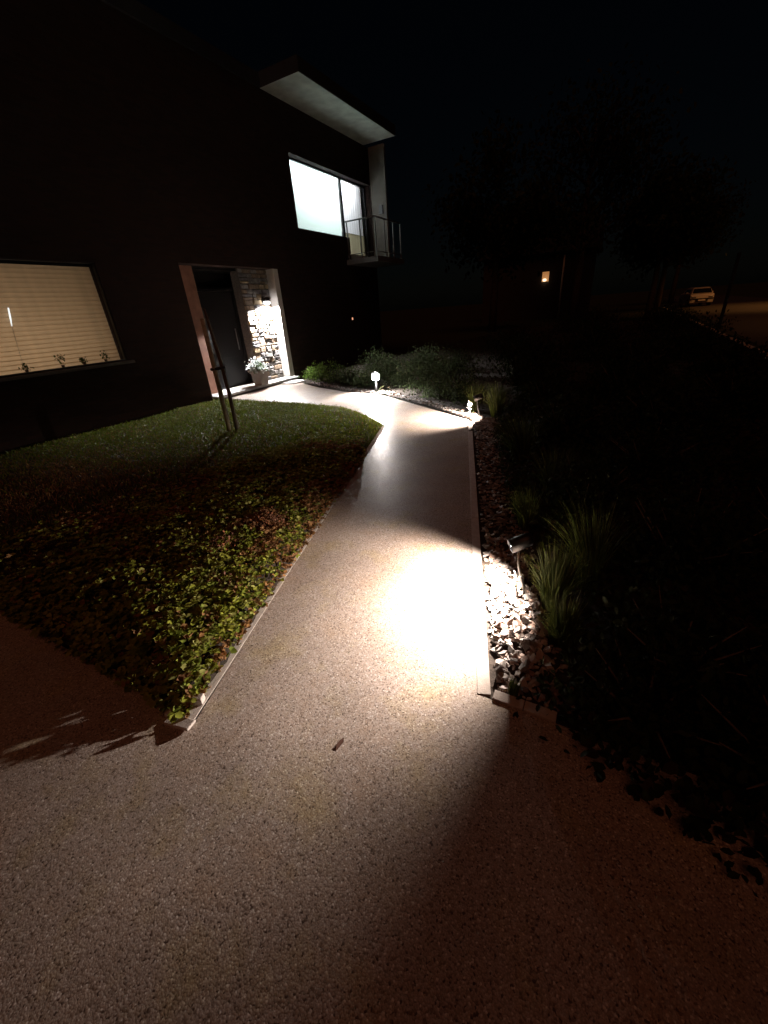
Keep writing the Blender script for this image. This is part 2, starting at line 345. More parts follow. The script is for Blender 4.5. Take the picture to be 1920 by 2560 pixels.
# ------------------------------------------------------------------ the ground, driveway, path
U = Vector((-.3101, .9507, 0)); UN = Vector((.9507, .3101, 0))      # direction of the path and its right-hand normal
def sheet(name, poly, z, m):
    mb = MB(); mb.v = [(x, y, z) for x, y in poly]; mb.f = [tuple(range(len(poly)))]
    return tag(obj(name, mb, m), kind='structure')
sheet('ground', [(-400, -60), (400, -60), (400, 700), (-400, 700)], -.045, M_LAWN)
PATH = [(-1.42, .60), (-.31, .60), (-.31, 1.262), (-1.66, 5.40), (-1.86, 6.00), (-2.48, 6.42), (-3.62, 7.19), (-4.4, 7.68), (-5.4, 7.85), (-6.4, 8.25), (-7.2, 8.70),
        (-7.72, 9.10), (-7.96, 9.30), (-7.96, 6.50), (-7.3, 6.54), (-5.6, 6.52), (-4.9, 6.47), (-4.4, 6.33), (-3.7, 5.95), (-3.2, 5.57), (-2.98, 5.37), (-2.50, 3.90), (-2.13, 2.75), (-1.755, 1.58)]
sheet('path', PATH, 0, M_AGG)
DRIVE = [(-9, -8), (9, -8), (9, 1.262), (.02, 1.262), (-.175, 1.262), (-.31, 1.262), (-.31, .60), (-1.42, .60), (-1.52, .58), (-9, .58)]
sheet('driveway', DRIVE, 0, M_AGG)
ROAD = [(3.2, 9.), (9.6, 9.), (12.5, 50), (14, 110), (6.5, 110), (5.0, 50)]
sheet('road', ROAD, -.03, M_ASPH)

# kerbs
def kerb_line(name, label, a, b, w, z0, z1, n, group='concrete edging strips'):
    a = Vector(a); b = Vector(b); L = (b - a).length; d = (b - a).normalized(); nrm = Vector((d.y, -d.x, 0))
    root = thing(name, label, 'edging', tuple(a))
    for i in range(n):
        s0 = L * i / n + .0015; s1 = L * (i + 1) / n - .0015
        mb = MB(); mb.obox(a + d * (s0 + s1) / 2 + nrm * (w / 2) + Vector((0, 0, (z0 + z1) / 2)), d, nrm, (0, 0, 1), (s1 - s0) / 2, w / 2, (z1 - z0) / 2 + random.uniform(-.0008, .0008))
        obj('kerb_block', mb, M_KERB, root, bevel=.0015)
    return root
kerb_line('path_edging', 'long pale concrete edging strip between the path and the slate chips', (-.316, 1.264, 0), (-1.672, 5.40, 0), .060, -.04, .003, 5)
kerb_line('path_edging', 'pale concrete edging strip along the left side of the path beside the leafy bed', (-1.755, 1.59, 0), (-1.425, .585, 0), .055, -.04, .002, 1)
kerb_line('path_edging', 'thin concrete edging strip that bends away beside the mown lawn', (-2.985, 5.385, 0), (-1.765, 1.60, 0), .05, -.04, .002, 4)
k = kerb_line('bed_edging', 'short pale kerb blocks closing the front of the slate chip bed', (.02, 1.265, 0), (-.25, 1.265, 0), .05, -.04, .010, 2)
# loose broken pieces at the corner of the left bed
for i, (x, y, a, sx, sy, sz, lab) in enumerate(((-1.50, .66, .5, .045, .02, .02, 'small white broken stone wedged behind the edging at the corner of the leafy bed'),
                                    (-1.56, .60, 1.1, .05, .026, .014, 'dull grey broken stone lying flat beside the corner of the leafy bed'),
                                    (-1.475, .555, .15, .075, .027, .008, 'thin pale concrete offcut lying at the end of the left edging'))):
    mb = MB(); mb.obox((x, y, sz - .002), (math.cos(a), math.sin(a), .1), (-math.sin(a), math.cos(a), 0), (0, 0, 1), sx, sy, sz)
    tag(obj('broken_stone', mb, M_KERB, bevel=.006, origin=(x, y, 0)), lab, 'stone', 'broken stones at the bed corner')
# dead leaf and twigs on the driveway
mb = MB(); mb.v = [(-.768, .805, .001), (-.757, .818, .006), (-.748, .80, .004), (-.757, .758, .001), (-.770, .78, .006)]; mb.f = [(0, 1, 2, 3, 4)]
M_DEAD = mat('dead_leaf', (.09, .035, .02), .8)
tag(obj('dead_leaf', mb, M_DEAD), 'curled brown dead leaf lying on the driveway below the path', 'leaf')

# ------------------------------------------------------------------ the left bed and lawn
BED = [(-1.43, .60), (-1.77, 1.62), (-2.15, 2.78), (-2.52, 3.92), (-3.0, 5.40), (-3.25, 5.62), (-3.75, 6.0), (-4.42, 6.38), (-4.92, 6.50), (-5.6, 6.56), (-7.3, 6.58), (-8.08, 6.58),
       (-8.08, .60)]
def bed_h(x, y):
    """height of the planted surface: low by the house, a raised mat of foliage near the front"""
    h = .02 + .03 * vnoise(x, y, 1.3, 1)
    front = np.clip((3.6 - y) / 2.2, 0, 1) * (.5 + .5 * np.clip((x + 6) / 3, 0, 1))
    return h + .05 * front
nx, ny = 70, 64; mb = MB(); gx = np.linspace(-8.085, -1.40, nx); gy = np.linspace(.58, 6.6, ny)
GX, GY = np.meshgrid(gx, gy, indexing='ij')
def edge_dist(X, Y, poly):
    d = np.full(X.shape, 9.)
    for i in range(len(poly)):
        a = np.array(poly[i]); b = np.array(poly[(i + 1) % len(poly)]); ab = b - a; t = np.clip(((X - a[0]) * ab[0] + (Y - a[1]) * ab[1]) / (ab @ ab), 0, 1)
        d = np.minimum(d, np.hypot(X - a[0] - ab[0] * t, Y - a[1] - ab[1] * t))
    return d
ED = edge_dist(GX, GY, BED); IN = inpoly(GX.ravel(), GY.ravel(), BED).reshape(GX.shape)
GZ = np.where(IN, -.03 + (bed_h(GX, GY) + .02) * np.clip(ED / .12, 0, 1), -.042)
mb.v = [(GX[i, j], GY[i, j], GZ[i, j]) for i in range(nx) for j in range(ny)]
mb.f = [(i * ny + j, (i + 1) * ny + j, (i + 1) * ny + j + 1, i * ny + j + 1) for i in range(nx - 1) for j in range(ny - 1)]
tag(obj('planting_bed', mb, M_SOIL, smooth=True), kind='structure')
def bed_z(x, y):
    ed = edge_dist(x, y, BED); return -.03 + (bed_h(x, y) + .02) * np.clip(ed / .12, 0, 1)
GREEN = [(.20, .225, .03), (.24, .255, .04), (.14, .18, .028), (.29, .30, .09)]
BROWN = [(.24, .13, .05), (.28, .16, .07), (.20, .11, .055)]
# broad three-leaflet ground cover near the path corner
q = scatter([(-1.44, .56), (-1.77, 1.62), (-2.50, 3.95), (-2.9, 4.6), (-3.6, 4.4), (-4.2, 2.6), (-4.4, .56)], 18000)
dpath = (q[:, 0] + 1.42 + (q[:, 1] - .6) * .322) * -1      # distance left of the path edge
dens = np.clip(1.25 - dpath * .42 + .9 * (vnoise(q[:, 0], q[:, 1], 2.6, 5) - .5), .12, 1)
dens = np.where(dpath < .12, 1, dens) * np.clip((5 - q[:, 1]) / 1.6, .1, 1)
q = q[rng.uniform(size=len(q)) < dens]; dpath = (q[:, 0] + 1.42 + (q[:, 1] - .6) * .322) * -1
mound = .035 + .115 * np.clip((q[:, 1] - .45) / .5, .3, 1) * np.clip(1.25 - dpath * .55, .3, 1) * np.clip(.38 + dpath * .75, .38, 1) * (.5 + .8 * vnoise(q[:, 0], q[:, 1], 5, 2))
zz = bed_z(q[:, 0], q[:, 1]) + mound * rng.uniform(.35, 1, len(q))
pn = vnoise(q[:, 0], q[:, 1], 2.1, 3) + .35 * (vnoise(q[:, 0], q[:, 1], 7, 4) - .5)
brown = ((pn > .70) & (q[:, 1] > 1.25)) | (rng.uniform(size=len(q)) < .10) | ((dpath < .35) & (q[:, 1] > 1.5) & (vnoise(q[:, 0], q[:, 1], 4, 9) > .5) & (rng.uniform(size=len(q)) < .8)) | ((dpath < .07) & (rng.uniform(size=len(q)) < .5))
tt = tints(len(q), GREEN, .35); tt[brown] = tints(int(brown.sum()), BROWN, .35)
leaf_mesh_o = leaf_mesh('ground_cover', np.c_[q, zz], rng.uniform(.030, .058, len(q)) * np.clip(1.45 - .35 * q[:, 1], .9, 1.3), tint=tt, aspect=.85, n_leaflet=3)
tag(leaf_mesh_o, kind='stuff')
# the low fine growth and grass further back
q = scatter([p for p in BED], 90000)
keep = (edge_dist(q[:, 0], q[:, 1], BED) > .02) & (rng.uniform(size=len(q)) < np.clip(.35 + q[:, 1] / 6, 0, 1)); q = q[keep]
zz = bed_z(q[:, 0], q[:, 1]) - .004
pn = vnoise(q[:, 0], q[:, 1], 1.1, 6); bw = rng.uniform(size=len(q)) < np.clip((4.6 - q[:, 1]) / 3.5, .08, .75) * (pn * 1.3)
tt = tints(len(q), [(.10, .130, .008), (.125, .15, .010), (.08, .11, .010)], .35); tt[bw] = tints(int(bw.sum()), BROWN, .4)
g = blade_mesh('lawn_grass', np.c_[q, zz], rng.uniform(.02, .06, len(q)), rng.uniform(.2, 1.1, len(q)), rng.uniform(.006, .013, len(q)), tt)
tag(g, kind='stuff')
q = scatter([p for p in BED], 22000); q = q[q[:, 1] > 2.4]; q = q[edge_dist(q[:, 0], q[:, 1], BED) > .03]
tt = tints(len(q), [(.09, .135, .014), (.07, .115, .014), (.12, .14, .02), (.12, .07, .03)], .35)
tag(leaf_mesh('clover_leaves', np.c_[q, bed_z(q[:, 0], q[:, 1]) + rng.uniform(.008, .045, len(q))], rng.uniform(.012, .026, len(q)), tint=tt, aspect=.9), kind='stuff')
# small rusty seed heads standing in the bed
for i, (x, y, h, lab) in enumerate(((-2.23, 2.02, .22, 'tall rusty brown dried clump among the leaves beside the path'),
                                     (-2.62, 1.28, .12, 'dull pink dried flower head in the dark middle of the left bed'),
                                     (-1.98, 1.32, .15, 'tawny dried clump just above the lit green leaves'),
                                     (-3.05, 1.25, .11, 'faded dried clump at the left edge of the bed'),
                                     (-2.30, 1.62, .20, 'small bright orange dried tuft left of the rusty clump'))):
    r = thing('dried_plant', lab, 'plant', (x, y, .03), 'dried clumps in the left bed')
    n = 90; B = np.c_[rng.normal(x, .035, n), rng.normal(y, .035, n), np.full(n, .02)]
    blade_mesh('stem', B, rng.uniform(.6, 1, n) * h, rng.uniform(.05, .5, n), np.full(n, .004), tints(n, [(.16, .07, .035), (.12, .06, .035)], .4), r)
    n = 140; leaf_mesh('seed_head', np.c_[rng.normal(x, .055, n), rng.normal(y, .055, n), rng.normal(h * .8, .03, n)], rng.uniform(.012, .026, n), nrm_up=.1, tint=tints(n, [(.22, .09, .045), (.17, .09, .06)], .4), parent=r)['kind'] = 'stuff'

# ------------------------------------------------------------------ slate chip bed on the right
RBED = [(-.30, 1.2625), (9, 1.2625), (9, 8.9), (3.1, 9), (3.1, 30), (-6, 30), (-7.9, 9.45), (-7.2, 8.83), (-6.35, 8.38), (-5.4, 7.98), (-4.35, 7.80), (-3.55, 7.30), (-2.42, 6.53), (-1.74, 6.02), (-1.66, 5.42)]
sheet('bed_soil', RBED, -.012, M_SOIL)
def chip_mesh(k):
    mb = MB(); n = random.choice((4, 5, 5, 6)); L = random.uniform(.7, 1.2); Wd = random.uniform(.32, .7); T = random.uniform(.10, .24)
    ang = sorted(random.uniform(0, 2 * PI) for _ in range(n)); ang = [2 * PI * i / n + random.uniform(-.35, .35) for i in range(n)]
    rr = [random.uniform(.75, 1.1) for _ in range(n)]
    top = [(math.cos(a) * L * r * .92, math.sin(a) * Wd * r * .9, T * random.uniform(.8, 1.15)) for a, r in zip(ang, rr)]
    bot = [(math.cos(a) * L * r, math.sin(a) * Wd * r, -T * random.uniform(.6, 1)) for a, r in zip(ang, rr)]
    mb.v = bot + top; mb.f = [tuple(range(n))[::-1], tuple(range(n, 2 * n))] + [(i, (i + 1) % n, n + (i + 1) % n, n + i) for i in range(n)]
    me = bpy.data.meshes.new('slate_chip'); me.from_pydata(mb.v, [], mb.f); me.update(); me.materials.append(M_CHIPS[k % 4]); return me
chips = [chip_mesh(k) for k in range(16)]
mulch = thing('slate_chip_mulch', 'strip of broken slate chips between the path edging and the grasses', 'mulch', (-.1, 1.3, -.01))
def chip_pos(yc):
    xk = -.24 - (yc - 1.265) * .3262
    return xk
cnt = 0
for i in range(285):
    yc = 1.355 + 1.30 * random.random() ** .9; xx = chip_pos(yc) + .03 + random.random() ** 1.2 * .27; s = random.uniform(.02, .042)
    o = bpy.data.objects.new('slate_chip', chips[i % 16]); COL.objects.link(o); o.parent = mulch
    o.location = Vector((xx, yc, random.uniform(.0, .022))) - mulch.location; o.scale = (s, s, s)
    o.rotation_euler = (random.gauss(0, .6), random.gauss(0, .6), random.uniform(0, 6.28))
def chip_cloud(name, pts, smin, smax, parent):
    V = []; Fc = []; mi = []
    for (x, y, z) in pts:
        me = chips[random.randrange(16)]; s = random.uniform(smin, smax)
        Mx = Matrix.Translation((x, y, z)) @ Matrix.Rotation(random.uniform(0, 6.28), 4, 'Z') @ Matrix.Rotation(random.gauss(0, .4), 4, 'X') @ Matrix.Scale(s, 4)
        b = len(V); V += [tuple(Mx @ v.co) for v in me.vertices]; kk = random.choice((0, 1, 1, 1, 3)) if y > 2.7 and x > -1.6 else random.randrange(4)  # mostly dark chips along the unlit edging: shade put into their colour
        for p in me.polygons: Fc.append(tuple(b + a for a in p.vertices)); mi.append(kk)
    mb = MB(); mb.v = V; mb.f = Fc; o = obj(name, mb, None, parent)
    for mm in M_CHIPS: o.data.materials.append(mm)
    o.data.polygons.foreach_set('material_index', mi); return o
pts = []
for i in range(2300):
    yc = 1.335 + random.random() ** 1.1 * 4.85; xx = chip_pos(yc) + random.random() * .36 + .012; pts.append((xx, yc, random.uniform(-.01, .008)))
for i in range(700):
    yc = random.uniform(5.6, 6.2); pts.append((chip_pos(yc) + random.uniform(0, .4), yc, random.uniform(-.005, .012)))
for i in range(900):      # back edge of the path
    t = random.random(); a, b = random.choice((((-1.72, 6.02), (-2.42, 6.53)), ((-2.42, 6.53), (-3.55, 7.30)), ((-3.55, 7.3), (-4.35, 7.8)), ((-4.35, 7.8), (-5.4, 7.98)), ((-5.4, 7.98), (-7.2, 8.83))))
    pts.append((a[0] + (b[0] - a[0]) * t + random.uniform(0, .05), a[1] + (b[1] - a[1]) * t + random.uniform(0, .22), random.uniform(-.005, .012)))
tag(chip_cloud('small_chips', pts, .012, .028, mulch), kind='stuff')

# ------------------------------------------------------------------ garden lamps
def garden_spot(base, head, aim, power, label, core=(0, 0, -1), cpower=100, csize=80, size=150, lensr=.026, blend=.2, hoodlen=.11, hr=.042, group='garden spotlights along the path', tilt=None):
    base = Vector(base); head = Vector(head); aim = Vector(aim).normalized()
    r = thing('garden_spotlight', label, 'lamp', tuple(base), group)
    mb = MB(); mid = (base + head) / 2 + Vector((.006, -.004, .03)); mb.tube([base + Vector((0, 0, -.04)), base + Vector((0, 0, .05)), mid, head + Vector((-aim.x * .06, -aim.y * .06, -.02))], [.009, .008, .008, .008], 8); obj('stem', mb, M_STEEL, r, True)
    beam = aim; aim = Vector((aim.x, aim.y, -.22)).normalized()
    # hood: an open can behind and round the lens
    mb = MB(); a = aim.cross(Vector((0, 0, 1))).normalized(); c = aim.cross(a); n = 24
    prof = [(hr * .6, -hoodlen - .014), (hr * .95, -hoodlen), (hr, -hoodlen * .8), (hr, .012), (hr * .93, .012), (hr * .93, -.006)]
    for rr, d in prof:
        for k in range(n):
            t = 2 * PI * k / n; mb.v.append(tuple(head + aim * d + (a * math.cos(t) + c * math.sin(t)) * rr))
    for i in range(len(prof) - 1):
        for k in range(n): mb.f.append((i * n + k, i * n + (k + 1) % n, (i + 1) * n + (k + 1) % n, (i + 1) * n + k))
    mb.f.append(tuple(range(n))[::-1]); mb.f.append(tuple((len(prof) - 1) * n + k for k in range(n)))
    obj('lamp_head', mb, M_BLACK, r, True)
    mb = MB(); mb.tube([head - aim * .0055, head + aim * .003], lensr, 20); obj('lens', mb, M_LED, r)
    mb = MB(); mb.obox(head - aim * .03 + Vector((0, 0, -.034)), a, aim, (0, 0, 1), .012, .014, .016); obj('bracket', mb, M_BLACK, r)
    spot('garden_lamp_light', head + aim * .022, beam, power, size, blend, .014, (1, .81, .68), parent=r)
    spot('garden_lamp_core', head + aim * .022, core, cpower, csize, .85, .014, (1, .93, .88), parent=r)
    return r
garden_spot((-.268, 2.06, -.01), (-.362, 2.08, .318), (-.56, -.36, -.80), 315, 'nearest black garden spotlight, among the slate chips beside the green grass tuft', size=130, blend=.5, core=(-.27, -.35, -.345), cpower=85)
garden_spot((-1.72, 6.13, -.01), (-1.80, 6.12, .30), (-.60, -.18, -.95), 420, 'second garden spotlight, at the far end of the straight path edging', size=124, blend=.5, core=(-.36, -.04, -.30), cpower=180, csize=75)

# bollard lamp seen from the front
bx, by = -4.52, 7.86
r = thing('bollard_lamp', 'bright short bollard lamp behind the bend of the path', 'lamp', (bx, by, -.01))
toc = Vector((-bx, -by, 0)).normalized()
obj('post', MB().tube([(bx, by, -.03), (bx, by, .26)], .022, 12), M_BLACK, r, True)
obj('lens', MB().lathe((bx, by, .26), [(.05, 0), (.075, .02), (.082, .07), (.075, .12), (.05, .145)], 20), M_LEDB, r, True)
obj('cap', MB().lathe((bx, by, .406), [(.08, 0), (.08, .012), (.03, .025)], 20), M_BLACK, r, True)
spot('bollard_light', Vector((bx, by, .33)) + toc * .10, (toc.x * .27, toc.y * .27, -1), 420, 156, .25, .02, (1, .92, .88), r)
point('bollard_glow', Vector((bx, by, .45)), 3, (1, .92, .88), .03, r)
spot('bollard_beam', Vector((bx, by, .33)) + toc * .095, (toc.x, toc.y, -.85), 130, 85, .6, .02, parent=r)

# ------------------------------------------------------------------ the house
FX = -8.10                         # plane of the front wall
HY0, HY1 = -7.0, 14.78; EZ = 6.30
house = thing('house', 'dark two storey brick house with a flat roof, lit windows and stone porch', 'house', (-12, 5, 0))
WIN_L = (1.60, 4.77, 1.104, 2.675)       # ground-floor window (Y0, Y1, Z0, Z1)
PORCH = (6.44, 9.42, -.1, 2.75)
WIN_U = (10.53, 13.10, 3.745, 5.325)
DOOR_U = (13.10, 14.66, 3.16, 5.325)
def wall_holes(mb, x, t, y0, y1, z0, z1, holes):
    ys = sorted({y0, y1} | {h[0] for h in holes} | {h[1] for h in holes}); zs = sorted({z0, z1} | {h[2] for h in holes} | {h[3] for h in holes})
    ys = [v for v in ys if y0 <= v <= y1]; zs = [v for v in zs if z0 <= v <= z1]
    solid = lambda a, b: not any(h[0] < a < h[1] and h[2] < b < h[3] for h in holes)
    idx = {}
    def vid(p):
        if p not in idx: idx[p] = len(mb.v); mb.v.append(p)
        return idx[p]
    S = [[solid((ys[i] + ys[i + 1]) / 2, (zs[j] + zs[j + 1]) / 2) for j in range(len(zs) - 1)] for i in range(len(ys) - 1)]
    g = lambda i, j: 0 <= i < len(ys) - 1 and 0 <= j < len(zs) - 1 and S[i][j]
    for i in range(len(ys) - 1):
        for j in range(len(zs) - 1):
            if not S[i][j]: continue
            a, b, c, d = ys[i], ys[i + 1], zs[j], zs[j + 1]; X, B = x, x - t
            mb.f.append((vid((X, a, c)), vid((X, b, c)), vid((X, b, d)), vid((X, a, d)))); mb.f.append((vid((B, a, c)), vid((B, a, d)), vid((B, b, d)), vid((B, b, c))))
            if not g(i - 1, j): mb.f.append((vid((X, a, c)), vid((X, a, d)), vid((B, a, d)), vid((B, a, c))))
            if not g(i + 1, j): mb.f.append((vid((X, b, c)), vid((B, b, c)), vid((B, b, d)), vid((X, b, d))))
            if not g(i, j - 1): mb.f.append((vid((X, a, c)), vid((B, a, c)), vid((B, b, c)), vid((X, b, c))))
            if not g(i, j + 1): mb.f.append((vid((X, a, d)), vid((X, b, d)), vid((B, b, d)), vid((B, a, d))))
mb = MB(); wall_holes(mb, FX, .30, HY0, HY1, -.1, EZ, [WIN_L, (PORCH[0], PORCH[1], -.2, PORCH[3]), WIN_U, DOOR_U])
obj('front_wall', mb, M_BRICK, house)
obj('side_wall', MB().box(-16, HY1 - .3, -.1, FX - .301, HY1, EZ), M_BRICK, house)
obj('side_wall', MB().box(-16, HY0, -.1, FX - .301, HY0 + .3, EZ), M_BRICK, house)
obj('rear_wall', MB().box(-16.3, HY0, -.1, -16.001, HY1, EZ), M_BRICK, house)
obj('roof', MB().box(-16.6, HY0 - .2, EZ + .001, -8.05, 9.799, EZ + .24).box(-16.6, 9.80, EZ + .062, -6.98, HY1 - .45 + .10, EZ + .24), M_ROOF, house)
obj('soffit', MB().box(-16.5, 9.81, EZ + .002, -6.985, HY1 - .45 + .095, EZ + .06), M_SOFFIT, house)
obj('fascia', MB().box(-8.09, 9.785, EZ - .004, -6.96, 9.797, EZ + .255), M_ROOF, house)
obj('fascia', MB().box(-6.978, 9.80, EZ + .001, -6.955, HY1 - .45 + .1, EZ + .25), M_ROOF, house)
# ground-floor room and its blind
def window(parent, x, w, mull=(), fw=.05, depth=.06, name='window'):
    """frame in plane x with frame bars, glass pane as sub-part"""
    y0, y1, z0, z1 = w; mb = MB()
    mb.box(x - depth, y0 + .001, z0 + .001, x, y0 + fw, z1 - .001); mb.box(x - depth, y1 - fw, z0 + .001, x, y1 - .001, z1 - .001)
    mb.box(x - depth, y0 + fw + .0005, z0 + .001, x, y1 - fw - .0005, z0 + fw); mb.box(x - depth, y0 + fw + .0005, z1 - fw, x, y1 - fw - .0005, z1 - .001)
    for m_ in mull: mb.box(x - depth, m_ - fw / 2, z0 + fw + .0005, x, m_ + fw / 2, z1 - fw - .0005)
    f = obj(name, mb, M_FRAME, parent); obj('pane', MB().box(x - depth * .6, y0 + fw * .7, z0 + fw * .7, x - depth * .6 + .006, y1 - fw * .7, z1 - fw * .7), M_GLASS, f); return f
def quad(x, y0, y1, z0, z1):
    mb = MB(); mb.v = [(x, y0, z0), (x, y1, z0), (x, y1, z1), (x, y0, z1)]; mb.f = [(0, 1, 2, 3)]; return mb
def room(y0, y1, z0, z1, x0=-11.5, x1=FX - .302):
    mb = MB(); mb.v = [(x0, y0, z0), (x1, y0, z0), (x1, y1, z0), (x0, y1, z0), (x0, y0, z1), (x1, y0, z1), (x1, y1, z1), (x0, y1, z1)]
    mb.f = [(0, 1, 2, 3), (7, 6, 5, 4), (0, 4, 5, 1), (2, 6, 7, 3), (3, 7, 4, 0)]; return obj('room_lining', mb, M_ROOM, house)
room(1.2, 5.2, .1, 2.85); room(10.2, 14.72, 3.05, 5.6)
w = window(house, FX - .02, WIN_L, fw=.018)
blind = obj('window_blind', MB().box(FX - .22, WIN_L[0] + .01, WIN_L[3] - .055, FX - .16, WIN_L[1] - .01, WIN_L[3] - .002), M_FRAME, house)
ns = 23; pitch = (WIN_L[3] - .05 - WIN_L[2]) / ns
me = None
for i in range(ns):
    zc = WIN_L[2] + pitch * (i + .5)
    if me is None:
        n = 6; mb = MB()
        for j in range(n + 1):
            t = j / n - .5; xx = .010 * (1 - 4 * t * t) + .010 * t
            for yy in (WIN_L[0] + .02, WIN_L[1] - .02): mb.v.append((FX - .19 + xx, yy, t * pitch * 1.16))
        mb.f = [(2 * j, 2 * j + 1, 2 * j + 3, 2 * j + 2) for j in range(n)]
        o = obj('slat', mb, M_SLAT, blind, True); me = o.data; base = o
    else:
        o = bpy.data.objects.new('slat', me); COL.objects.link(o); o.parent = blind
    o.location = (0, 0, zc)
obj('window_sill', MB().box(FX + .001, WIN_L[0] - .08, WIN_L[2] - .06, FX + .07, WIN_L[1] + .10, WIN_L[2] - .012), M_SILL, house, bevel=.006)
area('room_light', (-9.5, 3.1, 1.35), (1, 0, -.1), 17, 2.6, 1.0, (1, .78, .62), house)
# plants standing on the inner sill, seen against the blind
for i, (y, h, lab) in enumerate(((3.20, .12, 'small dark potted plant on the sill at the left end of the blind'), (3.73, .20, 'taller grey leaved potted plant on the window sill, second from the left'),
                                 (4.07, .12, 'low green potted plant on the window sill, third from the left'), (4.45, .17, 'green potted plant on the window sill nearest the porch'))):
    r = thing('sill_plant', lab, 'potted plant', (FX - .12, y, WIN_L[2]), 'plants on the lit window sill')
    obj('pot', MB().lathe((FX - .12, y, WIN_L[2]), [(.018, 0), (.026, .045), (.028, .05)], 12), M_POT_D, r, True)
    n = 46; PP = np.c_[rng.normal(FX - .115, .012, n), rng.normal(y, .035, n), WIN_L[2] + .05 + rng.uniform(0, h - .04, n)]
    leaf_mesh('foliage', PP, rng.uniform(.025, .05, n), nrm_up=.1, tint=tints(n, [(.10, .16, .03), (.05, .10, .03)], .3), aspect=.5, parent=r)
# reflection streak of the window glass, added as a glowing rod on a stand
r = thing('pane_reflection', 'slim white reflection streak, added as a glowing rod in front of the beige blind', 'lamp', (FX - .12, 3.17, WIN_L[2]))
M_REFLECTION = mat('reflection_glow', (.9, .9, .9), .4, emis=(.95, .98, 1), estr=1.3)
obj('added_stand', MB().tube([(FX - .12, 3.17, WIN_L[2]), (FX - .12, 3.17, WIN_L[2] + .012)], .025, 12).tube([(FX - .12, 3.17, WIN_L[2] + .012), (FX - .12, 3.262, 1.78)], .0035, 8), M_WHITE, r, True)
obj('reflection_streak', MB().tube([(FX - .12, 3.262, 1.78), (FX - .12, 3.29, 1.90), (FX - .12, 3.318, 2.03)], [.005, .011, .009], 10), M_REFLECTION, r, True)

# porch recess: stone wall, white return, door, terracotta panel, step
SX = -8.36                        # stone plane
obj('porch_return', MB().box(SX - .24, 9.24, -.05, FX - .012, 9.419, PORCH[3] - .002), M_WHITE, house)
stone_wall = obj('stone_wall', MB().box(SX - .26, 8.26, -.05, SX - .012, 9.239, PORCH[3] - .002), M_MORTAR, house)
z = .105; row = 0
while z < PORCH[3] - .05:
    hh = random.uniform(.085, .155); y = 8.265 if row % 2 else 8.20
    if z + hh > PORCH[3] - .03: hh = PORCH[3] - .01 - z
    y = 8.262
    while y < 9.232:
        ww = random.uniform(.13, .33)
        if y + ww > 9.16: ww = 9.235 - y
        sub = [(z, hh)] if (hh < .12 or random.random() < .6) else [(z, hh * .45), (z + hh * .45, hh * .55)]
        for (zz0, h2) in sub:
            n = 8; mb = MB(); cy = y + ww / 2; cz = zz0 + h2 / 2 + random.uniform(-.006, .006); pr = random.uniform(.012, .045)
            ring = []
            for (uy, uz) in ((-1, -1), (0, -1.03), (1, -1), (1.02, 0), (1, 1), (0, 1.03), (-1, 1), (-1.02, 0)):
                k = random.uniform(.88, 1.0) if abs(uy) == 1 and abs(uz) == 1 else random.uniform(.9, 1.0)
                ring.append((cy + uy * k * (ww / 2 - .006), cz + uz * k * (h2 / 2 - .005)))
            mb.v = [(SX - .02, a, b) for a, b in ring] + [(SX + pr * random.uniform(.35, .75), cy + (a - cy) * .96, cz + (b - cz) * .95) for a, b in ring]
            mb.v += [(SX + pr * random.uniform(.8, 1.1), cy + (a - cy) * .80, cz + (b - cz) * .76) for a, b in ring] + [(SX + pr, cy, cz)]
            for i in range(8):
                j = (i + 1) % 8; mb.f += [(i, j, 8 + j, 8 + i), (8 + i, 8 + j, 16 + j, 16 + i), (16 + i, 16 + j, 24)]
            obj('stone', mb, random.choice(M_STONES[:1] * 3 + M_STONES[1:2] * 3 + M_STONES[2:]), stone_wall)
        y += ww
    z += hh; row += 1
obj('porch_panel', MB().box(-8.60, 6.45, -.05, SX - .03, 6.98, PORCH[3] - .002), M_RED, house)
obj('porch_back_wall', MB().box(-8.98, 6.10, -.05, -8.90, 9.43, PORCH[3] + .2), M_DOOR, house)
door = obj('front_door', MB().box(-8.75, 7.05, .06, -8.68, 8.20, 2.28), M_DOOR, house)
obj('handle', MB().tube([(-8.64, 8.06, .95), (-8.64, 8.06, 1.45)], .012, 8), M_STEEL, door, True)
for i in range(3): obj('panel', MB().box(-8.679, 7.20, .25 + i * .66, -8.667, 8.0, .25 + i * .66 + .55), M_DOOR, door)
obj('door_frame', MB().box(-8.78, 6.985, .05, -8.64, 7.045, 2.36).box(-8.78, 8.205, .05, -8.64, 8.255, 2.36).box(-8.78, 7.0455, 2.285, -8.64, 8.2045, 2.36), M_DOOR, house)
obj('porch_ceiling', MB().box(-8.895, 6.445, PORCH[3] - .06, FX - .31, 9.415, PORCH[3] - .004), M_DOOR, house)
step = thing('porch_step', 'pale bluestone step slab in front of the door', 'step', (-8.1, 8, 0))
y = 6.42
for ww in (.98, .99, .99): obj('paver', MB().box(-8.64, y, .045, -7.90, y + ww - .004, .095), M_SLAB, step, bevel=.006); y += ww
obj('riser', MB().box(-8.60, 6.44, -.05, -7.955, 9.36, .044), M_MORTAR, step)
fl = tag(obj('flagstone', MB().prism([(-7.88, 8.55), (-7.50, 8.62), (-7.42, 8.98), (-7.66, 9.20), (-7.89, 9.18)], -.02, .028), M_SLAB, bevel=.005, origin=(-7.66, 8.9, 0)), 'low pale flagstone at the right end of the porch step', 'stone')
